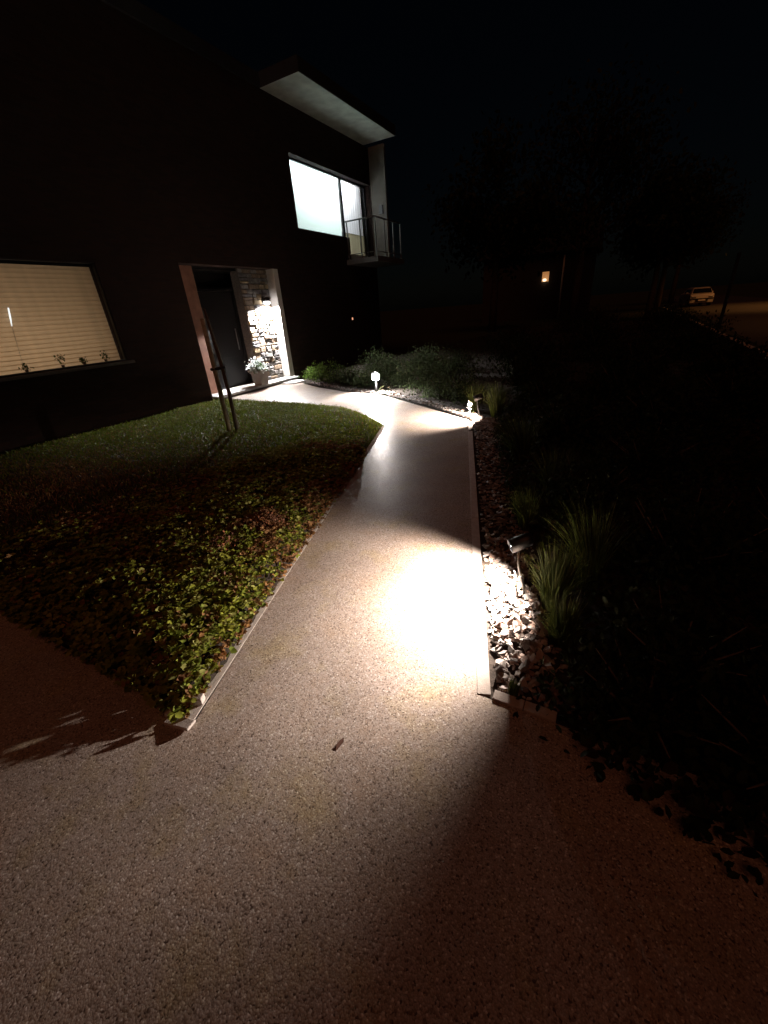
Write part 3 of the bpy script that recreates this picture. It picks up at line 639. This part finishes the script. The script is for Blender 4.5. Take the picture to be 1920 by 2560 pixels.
# wall lamp on the stones
ly, lz = 8.93, 2.02
r = thing('wall_lamp', 'glaring white downlight on the stone wall of the porch', 'lamp', (SX + .03, ly, lz))
obj('bracket', MB().box(SX + .02, ly - .05, lz - .02, SX + .06, ly + .05, lz + .12), M_BLACK, r, bevel=.005)
obj('lamp_shade', MB().lathe((SX + .14, ly, lz + .02), [(.095, -.012), (.10, 0), (.09, .05), (.05, .075)], 20), M_BLACK, r, True)
obj('bulb', MB().lathe((SX + .14, ly, lz - .075), [(.03, 0), (.065, .02), (.075, .045), (.07, .062)], 18), mat('bulb_glow', (.9, .9, .9), .3, emis=(1, .98, 1), estr=30), r, True)
spot('porch_light', (SX + .19, ly, lz - .05), (0, 0, -1), 5200, 152, .12, .03, (1, .96, .95), r)
# upper window, balcony door
w = window(house, FX - .20, (WIN_U[0], WIN_U[1] + .05, WIN_U[2], WIN_U[3]), fw=.045)
obj('roller_blind', quad(FX - .285, WIN_U[0] + .002, WIN_U[1] + .02, WIN_U[2] + .002, WIN_U[3] - .002), M_BLIND_T, w)
w = window(house, FX - .20, (DOOR_U[0] + .06, DOOR_U[1] - .002, DOOR_U[2], DOOR_U[3]), fw=.05, name='balcony_door')
n = 60; mb = MB()
for i in range(n + 1):
    yy = DOOR_U[0] + .04 + (DOOR_U[1] - DOOR_U[0] - .05) * i / n; xx = FX - .31 + .018 * math.sin(i * 1.1) + random.uniform(-.003, .003)
    mb.v += [(xx, yy, 3.95), (xx, yy, DOOR_U[3] - .01)]
mb.f = [(2 * i, 2 * i + 2, 2 * i + 3, 2 * i + 1) for i in range(n)]
obj('curtain', mb, M_CURTAIN, w, True)
obj('screen_panel', quad(FX - .29, DOOR_U[0] + .07, DOOR_U[1] - .02, 3.36, 3.945), M_PANEL_T, w)
obj('bottom_rail', MB().box(FX - .285, DOOR_U[0] + .07, 3.20, FX - .261, DOOR_U[1] - .02, 3.355), M_WHITE, w)
area('upper_room_light', (-9.0, 12.4, 5.40), (.9, 0, -.75), 165, 3.2, .4, (.95, .98, 1), house)
obj('window_reveal', MB().box(FX - .40, DOOR_U[1] + .001, 3.12, FX + .001, DOOR_U[1] + .028, 5.33), M_WHITE, house)
obj('window_head', MB().box(FX - .258, WIN_U[0], 5.3255, FX - .001, DOOR_U[1], 5.345), M_WHITE, house)
# wing wall at the end of the balcony and the balcony
obj('wing_wall', MB().box(FX + .002, HY1 - .09, 3.02, -7.53, HY1 + .02, EZ), M_WING, house)
obj('meter_box', MB().box(-7.80, HY1 - .14, 4.50, -7.66, HY1 - .0915, 4.74), M_FRAME, house)
balc = obj('balcony_slab', MB().box(FX + .002, 12.80, 2.98, -6.95, HY1 - .10, 3.12), M_SILL, house)
for a, b in (((FX + .02, 12.86), (-7.02, 12.86)), ((-7.02, 12.86), (-7.02, HY1 - .2))):
    for z_, rr in ((4.13, .022), (3.25, .012)):
        obj('rail', MB().tube([(*a, z_), (*b, z_)], rr, 10), M_RAIL, balc, True)
for (x, y) in ((-8.02, 12.86), (-7.55, 12.86), (-7.02, 12.86), (-7.02, 13.45), (-7.02, 14.05), (-7.02, HY1 - .2)):
    obj('railing_post', MB().box(x - .016, y - .016, 3.12, x + .016, y + .016, 4.112), M_RAIL, balc)
# doorbell light far along the wall
r = thing('doorbell', 'tiny glowing orange push button on the dark wall right of the porch', 'doorbell', (FX, 12.78, 1.42))
obj('backplate', MB().box(FX + .001, 12.73, 1.36, FX + .02, 12.83, 1.50), M_BLACK, r)
obj('button', MB().box(FX + .021, 12.755, 1.385, FX + .035, 12.80, 1.455), mat('button_glow', (.5, .2, .1), .5, emis=(1, .45, .25), estr=1.1), r)

# pot with white flowers
px_, py_ = -8.02, 7.98
r = thing('flower_pot', 'square tapered grey brown pot on the porch step', 'pot', (px_, py_, .095))
mb = MB(); a, b = .125, .165; mb.v = [(px_ + sx * k, py_ + sy * k, z_) for z_, k in ((.096, a), (.47, b), (.47, b - .02), (.40, b - .03)) for sx, sy in ((-1, -1), (1, -1), (1, 1), (-1, 1))]
mb.f = [(0, 3, 2, 1)] + [(l * 4 + i, l * 4 + (i + 1) % 4, l * 4 + 4 + (i + 1) % 4, l * 4 + 4 + i) for l in range(3) for i in range(4)] + [(12, 13, 14, 15)]
obj('pot_body', mb, M_POT, r, bevel=.008)
obj('pot_soil', MB().box(px_ - .13, py_ - .13, .402, px_ + .13, py_ + .13, .415), M_SOIL, r)
r = thing('flowering_plant', 'bushy plant covered in white flowers growing in the porch pot', 'plant', (px_, py_, .41))
def dome(n, c, R, H, jit=.2):
    u = rng.normal(size=(n, 3)); u /= np.linalg.norm(u, axis=1)[:, None]; u[:, 2] = np.abs(u[:, 2]); k = rng.uniform(1 - jit, 1, (n, 1)); return np.array(c) + u * k * [R, R, H]
n = 420; leaf_mesh('foliage', dome(n, (px_, py_ - .04, .43), .20, .24, .7), rng.uniform(.04, .07, n), nrm_up=.3, tint=tints(n, [(.07, .12, .04), (.10, .15, .06)], .3), parent=r)
n = 330; leaf_mesh('white_flower', dome(n, (px_, py_ - .06, .45), .26, .30, .55) + np.repeat(rng.normal(0, .035, (n // 5, 3)), 5, 0), rng.uniform(.035, .06, n), nrm_up=.3, tint=tints(n, [(.75, .78, .75), (.65, .72, .70)], .15), aspect=1.0, parent=r, m=M_PETAL)['kind'] = 'stuff'

# ------------------------------------------------------------------ staked young tree
tx, ty = -5.33, 4.40
r = thing('young_tree', 'slim dark trunk of a young tree tied to a pale wooden stake on the lawn', 'tree', (tx + .10, ty + .07, 0))
tp = [(tx + .10, ty + .07, -.02), (tx + .10, ty + .08, .6), (tx + .07, ty + .08, 1.2), (tx + .03, ty + .07, 1.62), (tx + .0, ty + .08, 1.80)]
obj('trunk', MB().tube(tp, [.034, .029, .026, .022, .014], 10), M_BARK, r, True)
mb = MB()
for i in range(5):
    z0 = 1.45 + i * .07; a = i * 2.4; s = Vector((tx + .035, ty + .078, z0)); L = .12; e = s + Vector((math.cos(a) * L * .6, math.sin(a) * L * .6, L * .8)); mb.tube([s, s.lerp(e, .5) + Vector((0, 0, .02)), e], [.007, .005, .002], 6)
tag(obj('branches', mb, M_BARK, r, True), kind='stuff')
r = thing('tree_stake', 'pale weathered wooden stake standing beside the young trunk on the lawn', 'stake', (tx, ty, 0))
obj('stake_pole', MB().tube([(tx, ty, -.1), (tx - .02, ty + .02, 1.66), (tx - .02, ty + .02, 1.68)], [.036, .033, .026], 12), M_WOOD, r, True)
obj('tie', MB().tube([(tx - .05, ty - .03, .98), (tx + .05, ty + .04, .99), (tx + .12, ty + .11, 1.0)], .022, 8), M_TIE, r, True)

# ------------------------------------------------------------------ planting on the right and behind the path
def tuft(x, y, h, R, n, label, cols, w=.006, z=-.01):
    r = thing('ornamental_grass', label, 'grass', (x, y, z), 'clumps of upright ornamental grass')
    a = rng.uniform(0, 2 * PI, n); rr = R * np.sqrt(rng.uniform(size=n)) * .35; B = np.c_[x + rr * np.cos(a), y + rr * np.sin(a), np.full(n, z)]
    ln = np.stack([np.cos(a), np.sin(a)], 1) * (rng.uniform(.02, .60, n) ** 1.5 * (R / .15))[:, None] + rng.normal(0, .12, (1, 2))
    blade_mesh('blades', B, rng.uniform(.45, 1, n) * h, ln, np.full(n, w), tints(n, cols, .35), r); return r
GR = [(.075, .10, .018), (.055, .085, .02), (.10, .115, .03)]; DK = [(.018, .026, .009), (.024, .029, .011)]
tuft(-.10, 2.02, .46, .16, 520, 'green upright grass clump lit by the nearest spotlight', GR)
tuft(-.02, 1.74, .34, .14, 420, 'low green grass clump at the right edge of the slate chips', GR)
tuft(.06, 2.32, .62, .17, 380, 'tall dim grass clump behind the nearest spotlight', GR)
tuft(-.42, 2.92, .42, .14, 420, 'grey green grass clump beyond the nearest spotlight by the edging', GR)
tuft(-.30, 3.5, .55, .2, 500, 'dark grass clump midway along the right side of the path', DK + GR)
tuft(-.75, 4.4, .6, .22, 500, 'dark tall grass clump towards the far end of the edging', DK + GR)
tuft(-1.50, 6.28, .62, .20, 420, 'olive grass clump just right of the second spotlight', GR)
tuft(-1.95, 6.62, .55, .18, 340, 'dim grass clump behind the second spotlight', GR)
tuft(-.17, 1.335, .13, .06, 60, 'tiny grass weed growing beside the kerb blocks at the mouth of the path', GR)
# pale twigs catching the lamp light
for i, (x, y, lab, sc) in enumerate(((-.30, 2.04, 'pale leafy twig standing against the stem of the nearest spotlight', .8), (-1.87, 6.14, 'pale forked twig rising left of the second spotlight', 1.15))):
    r = thing('pale_twig', lab, 'twig', (x, y, -.01)); mb = MB()
    mb.tube([(x, y, -.02), (x - .01, y, .10 * sc), (x - .03, y, .22 * sc)], [.005, .004, .002], 6); mb.tube([(x - .01, y, .10 * sc), (x - .05, y - .01, .14 * sc)], [.004, .002], 6); mb.tube([(x - .012, y, .13 * sc), (x + .02, y + .01, .2 * sc)], [.003, .0015], 6)
    obj('stem', mb, M_KERB, r, True)
    n = 14; leaf_mesh('leaf_tuft', np.c_[rng.normal(x - .01, .015, n), rng.normal(y, .015, n), rng.uniform(.05, .2, n) * sc], rng.uniform(.02, .035, n), nrm_up=.2, tint=tints(n, [(.4, .42, .33), (.30, .33, .2)], .2), aspect=.35, parent=r)

def shrub(name, x, y, R, H, n, ls, label, cols, group, aspect=.5, up=.35, z=-.01, var=.3):
    r = thing(name, label, 'shrub', (x, y, z), group); mb = MB(); k = 9
    for i in range(k):
        a = 2 * PI * i / k + random.uniform(-.3, .3); e = (x + math.cos(a) * R * .7, y + math.sin(a) * R * .7, z + H * random.uniform(.6, .9)); mb.tube([(x + math.cos(a) * .02, y + math.sin(a) * .02, z - .02), ((x + e[0]) / 2, (y + e[1]) / 2, z + H * .45), e], [.008, .006, .002], 5)
    obj('stems', mb, M_BARK, r, True)
    c = dome(26, (x, y, z + H * .12), R * .85, H * .8, .6); PP = c[rng.integers(0, len(c), n)] + rng.normal(0, 1, (n, 3)) * [R * .24, R * .24, H * .13]; PP[:, 2] = np.maximum(PP[:, 2], .01)
    leaf_mesh('foliage', PP, rng.uniform(.6, 1.1, n) * ls, nrm_up=up, tint=tints(n, cols, var), aspect=aspect, parent=r); return r
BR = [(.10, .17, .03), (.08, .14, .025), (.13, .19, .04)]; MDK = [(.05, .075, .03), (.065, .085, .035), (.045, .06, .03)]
gB = 'low shrubs behind the bend of the path'
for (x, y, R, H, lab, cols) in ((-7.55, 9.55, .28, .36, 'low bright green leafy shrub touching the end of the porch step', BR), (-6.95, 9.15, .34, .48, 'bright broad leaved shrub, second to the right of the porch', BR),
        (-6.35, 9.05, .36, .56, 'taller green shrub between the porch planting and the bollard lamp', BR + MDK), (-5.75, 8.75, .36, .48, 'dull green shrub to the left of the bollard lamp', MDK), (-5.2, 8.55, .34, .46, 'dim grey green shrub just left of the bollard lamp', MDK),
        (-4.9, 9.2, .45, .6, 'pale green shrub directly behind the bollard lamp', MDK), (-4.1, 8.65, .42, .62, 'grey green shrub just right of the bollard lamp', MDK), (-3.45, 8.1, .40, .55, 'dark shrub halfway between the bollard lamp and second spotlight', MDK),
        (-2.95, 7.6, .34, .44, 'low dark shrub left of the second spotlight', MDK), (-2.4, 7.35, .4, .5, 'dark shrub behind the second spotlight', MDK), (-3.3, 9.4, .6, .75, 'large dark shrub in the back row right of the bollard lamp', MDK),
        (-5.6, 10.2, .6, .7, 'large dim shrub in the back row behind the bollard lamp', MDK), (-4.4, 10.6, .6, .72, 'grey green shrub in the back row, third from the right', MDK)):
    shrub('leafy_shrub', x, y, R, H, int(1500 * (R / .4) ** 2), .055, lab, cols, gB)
gR = 'dark shrubs right of the path'
dark = [(-.05, 3.3, .4, .5), (.55, 2.6, .45, .55), (.45, 1.72, .34, .40), (1.05, 1.75, .42, .45), (1.2, 2.9, .5, .6), (.4, 4.2, .5, .6), (-.4, 5.2, .5, .6), (.6, 5.8, .6, .65), (1.7, 4.2, .6, .6), (-.9, 6.9, .5, .6), (.2, 7.6, .6, .7), (1.5, 7.0, .6, .65), (1.75, 1.8, .45, .42), (-1.3, 8.4, .6, .7), (.4, 10, .8, .8), (1.9, 9.6, .7, .7), (-1.7, 10.5, .8, .9), (-.4, 13, 1.0, 1.0), (1.7, 13, .9, .9), (-2.8, 13.5, 1.0, 1.0), (-.8, 17, 1.2, 1.1), (1.4, 18, 1.1, 1.0), (1.6, 24, 1.2, 1.1), (-1.8, 24, 1.3, 1.2), (.34, 1.42, .36, .26), (.78, 1.36, .44, .30), (1.25, 1.34, .48, .32), (1.9, 1.40, .5, .34), (2.4, 2.6, .6, .6), (3.2, 2.0, .6, .55)]
desc = ['nearest path edge behind the grasses', 'beyond the tall dim grass clump', 'at the front corner of the dark bed', 'second along the front of the dark bed', 'in the middle of the dark bed', 'behind the grasses midway along the edging',
        'beside the far half of the edging', 'in the dark bed near the second spotlight', 'in the dark bed towards the road', 'right of the second spotlight', 'in the row beyond the second spotlight', 'right of the row beyond the second spotlight', 'third along the front of the dark bed',
        'behind the olive grass clump', 'in the far dark bed below the car', 'at the road side of the far bed', 'left in the far dark bed', 'far off below the distant lit window', 'far off beside the road', 'far off behind the back row of shrubs', 'nearly lost in the dark before the road', 'by the road left of the orange glow', 'by the road just below the parked car', 'farthest left before the distant house', 'smallest, spilling over the front edge next to the kerb blocks', 'low, overhanging the driveway at the front of the bed', 'overhanging the driveway further right', 'at the right end of the front row', 'behind the right end of the front row', 'at the far right edge of the near bed']
for i, (x, y, R, H) in enumerate(dark):
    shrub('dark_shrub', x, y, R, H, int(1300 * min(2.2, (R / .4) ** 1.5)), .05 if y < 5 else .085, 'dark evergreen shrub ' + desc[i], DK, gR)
q = np.concatenate([scatter([(.04, 1.27), (.16, 1.08), (.40, 1.04), (6, 1.02), (6, 9), (-1.3, 9), (-1.5, 6.2), (-1.25, 5.2), (-.62, 3.2), (.0, 2.3)], 60000), scatter([(-1.9, 6.3), (3, 6.3), (3, 26), (-6, 26), (-7.5, 9.4)], 16000)])
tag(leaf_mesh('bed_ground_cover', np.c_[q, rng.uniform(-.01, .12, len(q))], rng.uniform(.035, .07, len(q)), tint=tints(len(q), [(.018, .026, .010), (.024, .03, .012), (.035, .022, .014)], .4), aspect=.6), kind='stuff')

# ------------------------------------------------------------------ the street beyond
def tree(x, y, h, R, label):
    r = thing('tree', label, 'tree', (x, y, -.04), 'trees along the street'); mb = MB(); mb.tube([(x, y, -.1), (x + .05, y, h * .3), (x - .05, y + .1, h * .55), (x, y, h * .9)], [h * .028, h * .02, h * .014, h * .004], 9)
    tips = []
    for i in range(14):
        a = i * 2.4; z0 = h * random.uniform(.32, .75); s = Vector((x, y, z0)); e = s + Vector((math.cos(a) * R * .8, math.sin(a) * R * .8, h * .16)); mb.tube([s, s.lerp(e, .5) + Vector((0, 0, .2)), e], [h * .009, h * .006, .01], 6); tips += [s.lerp(e, t) for t in (.5, .8, 1.05)]
    obj('trunk', mb, M_BARK, r, True); T = np.array([tuple(t) for t in tips] + [(x, y, h * k) for k in (.8, .9, .97)])
    n = 5200; PP = T[rng.integers(0, len(T), n)] + rng.normal(0, 1, (n, 3)) * [R * .2, R * .2, h * .055]
    leaf_mesh('crown', PP, rng.uniform(.16, .34, n), nrm_up=.3, tint=tints(n, [(.03, .045, .015), (.045, .05, .02)], .35), parent=r)
for a in ((-7, 27, 9, 3.0, 'dark leafy tree standing behind the end of the house'), (-3.2, 34, 12, 3.6, 'tall dark tree left of the distant lit window'), (2.3, 44, 9, 3.2, 'dark broad tree right of the distant lit window'), (4.6, 63, 11, 4, 'far dark tree beyond the parked car'), (1.2, 30, 7, 2.0, 'slender dark tree in front of the distant house')):
    tree(*a)
hx, hy = -5.35, 40.
h2 = thing('far_house', 'distant dark house with one small orange lit window', 'house', (hx, hy + 3, 0))
mb = MB(); W2 = (hx - 1.10, hx - .55)
mb.box(hx - 6, hy, -.1, W2[0], hy + 6, 4.8); mb.box(W2[1], hy, -.1, hx + 2.4, hy + 6, 4.8); mb.box(W2[0] + .001, hy, -.1, W2[1] - .001, hy + 6, 2.72); mb.box(W2[0] + .001, hy, 3.55, W2[1] - .001, hy + 6, 4.8)
obj('wall', mb, M_FARW, h2)
mb = MB(); mb.v = [(hx - 6.4, hy - .4, 4.8), (hx + 2.8, hy - .4, 4.8), (hx + 2.8, hy + 6.4, 4.8), (hx - 6.4, hy + 6.4, 4.8), (hx - 6.4, hy + 3, 7.2), (hx + 2.8, hy + 3, 7.2)]; mb.f = [(0, 3, 2, 1), (0, 1, 5, 4), (2, 3, 4, 5), (1, 2, 5), (3, 0, 4)]
obj('roof', mb, M_ROOF, h2)
wf = obj('window', MB().box(W2[0] + .004, hy + .04, 2.724, W2[1] - .004, hy + .10, 2.78).box(W2[0] + .004, hy + .04, 3.50, W2[1] - .004, hy + .10, 3.548), M_FRAME, h2)
obj('pane', MB().box(W2[0] + .004, hy + .12, 2.785, W2[1] - .004, hy + .13, 3.495), mat('far_window_glow', (.5, .4, .3), .6, emis=(1, .42, .13), estr=.34, var=.3), wf)
obj('lamp', MB().lathe((hx - .85, hy - .12, 2.80), [(.05, 0), (.14, .04), (.14, .16), (.05, .2)], 12), mat('far_lamp_glow', (.8, .7, .6), .5, emis=(1, .72, .45), estr=2.2), h2, True)
obj('drainpipe', MB().tube([(hx + .5, hy - .08, 0), (hx + .5, hy - .08, 4.7)], .06, 8), M_WHITE, h2, True)
obj('door', MB().box(hx - .25, hy - .03, 0, hx + .12, hy - .001, 3.3), M_FARW, h2)
kb = MB(); kb.box(3.0, 9, -.05, 3.15, 48, .07); tag(obj('kerb', kb, M_KERB), kind='structure')

# parked car
cx, cy = 5.55, 50.2
car = thing('parked_car', 'pale beige hatchback parked on the road in the orange street light', 'car', (cx, cy, -.03)); ca_, sa_ = math.cos(.12), math.sin(.12)
def T(p): return (cx + p[0] * ca_ - p[1] * sa_, cy + p[0] * sa_ + p[1] * ca_, p[2] - .03)
def cobj(name, mb, m, parent, **k): mb.v = [T(v) for v in mb.v]; return obj(name, mb, m, parent, **k)
prof = [(-2.0, .28), (-2.05, .55), (-2.0, .92), (-1.85, .98), (-1.15, 1.02), (-.55, 1.05), (.5, 1.05), (1.6, 1.02), (2.0, .90), (2.05, .5), (2.0, .28), (1.65, .26), (1.6, .5), (1.3, .62), (1.0, .5), (.95, .26), (-.95, .26), (-1.0, .5), (-1.3, .62), (-1.6, .5), (-1.65, .26)]
def extr(prof, w0, w1=None):
    mb = MB(); n = len(prof); w1 = w1 or w0
    mb.v = [(-w0(p) if callable(w0) else -w0, p[0], p[1]) for p in prof] + [(w0(p) if callable(w0) else w0, p[0], p[1]) for p in prof]
    mb.f = [tuple(range(n)), tuple(range(n, 2 * n))[::-1]] + [(i, n + i, n + (i + 1) % n, (i + 1) % n) for i in range(n)]; return mb
cobj('body', extr(prof, .86), M_PAINT, car, bevel=.04)
cobj('cabin', extr([(-1.75, 1.0), (-1.42, 1.42), (-1.1, 1.48), (.2, 1.5), (.75, 1.44), (1.35, 1.03)], lambda p: .80 - (p[1] - 1.0) * .42), M_PAINT, car, bevel=.03)
mb = MB(); mb.v = [(-.70, -1.74, 1.06), (.70, -1.74, 1.06), (.60, -1.46, 1.39), (-.60, -1.46, 1.39), (-.69, -1.755, 1.06), ]; mb.v = [(-.70, -1.735, 1.07), (.70, -1.735, 1.07), (.60, -1.475, 1.39), (-.60, -1.475, 1.39), (-.70, -1.765, 1.06), (.70, -1.765, 1.06), (.60, -1.495, 1.40), (-.60, -1.495, 1.40)]
mb.f = [(4, 5, 6, 7), (0, 3, 2, 1), (0, 1, 5, 4), (1, 2, 6, 5), (2, 3, 7, 6), (3, 0, 4, 7)]; cobj('windscreen', mb, M_CARGL, car)
for s in (-1, 1):
    mb = MB()
    for k in (0, 1): mb.v += [(s * (.765 + .012 * k), -1.2, 1.10), (s * (.765 + .012 * k), .95, 1.10), (s * (.655 + .012 * k), .5, 1.38), (s * (.655 + .012 * k), -1.0, 1.38)]
    mb.f = [(0, 1, 2, 3), (4, 7, 6, 5), (0, 4, 5, 1), (1, 5, 6, 2), (2, 6, 7, 3), (3, 7, 4, 0)]; cobj('side_window', mb, M_CARGL, car)
    cobj('headlight', MB().box(s * .62 - .17, -2.075, .68, s * .62 + .17, -2.0, .82), M_STEEL, car, bevel=.02)
    cobj('wing_mirror', MB().box(s * .93 - .08, -.95, 1.02, s * .93 + .08, -.85, 1.14), M_PAINT, car, bevel=.02)
    for yy in (-1.3, 1.3):
        wl = cobj('wheel', MB().tube([(s * .68, yy, .31), (s * .88, yy, .31)], .30, 20), M_TYRE, car, smooth=False); cobj('rim', MB().tube([(s * .881, yy, .31), (s * .89, yy, .31)], .19, 14), M_STEEL, wl)
cobj('grille', MB().box(-.45, -2.08, .36, .45, -2.04, .56), M_BLACK, car); cobj('bumper', MB().box(-.84, -2.10, .57, .84, -2.045, .64), M_BLACK, car)
cobj('number_plate', MB().box(-.26, -2.115, .44, .26, -2.10, .54), M_WHITE, car)

# street lamps (their poles stand outside the frame to the right)
for (x, y, h, pw, lab) in ((13.5, 42, 7.5, 1400, 'sodium street lamp on a steel pole beside the road near the parked car'), (12.0, 25.0, 6.5, 240, 'sodium street lamp on a steel pole nearer the camera, right of the road')):
    r = thing('street_lamp', lab, 'street lamp', (x, y, -.04), 'street lamps along the road')
    obj('pole', MB().tube([(x, y, -.1), (x, y, h - .3), (x - .3, y, h), (x - 1.2, y, h + .15)], [.09, .06, .05, .04], 10), M_STEEL, r, True)
    obj('lamp_head', MB().box(x - 1.7, y - .14, h + .06, x - 1.15, y + .14, h + .22), M_BLACK, r, bevel=.03)
    obj('lens', MB().box(x - 1.66, y - .11, h + .03, x - 1.25, y + .11, h + .058), mat('sodium_lens', (1, .7, .3), .4, emis=(1, .45, .12), estr=20), r)
    spot('sodium_light', (x - 1.45, y, h - .02), (-.1, 0, -1), pw, 118, .5, .12, (1, .40, .10), r)
obj('post', MB().tube([(3.45, 22, -.1), (3.45, 22, 2.6)], .06, 8), M_BLACK); o = bpy.data.objects['post.001'] if 'post.001' in bpy.data.objects else bpy.data.objects['post']; o.name = 'marker_post'; tag(o, 'slim dark post standing at the edge of the road', 'post')
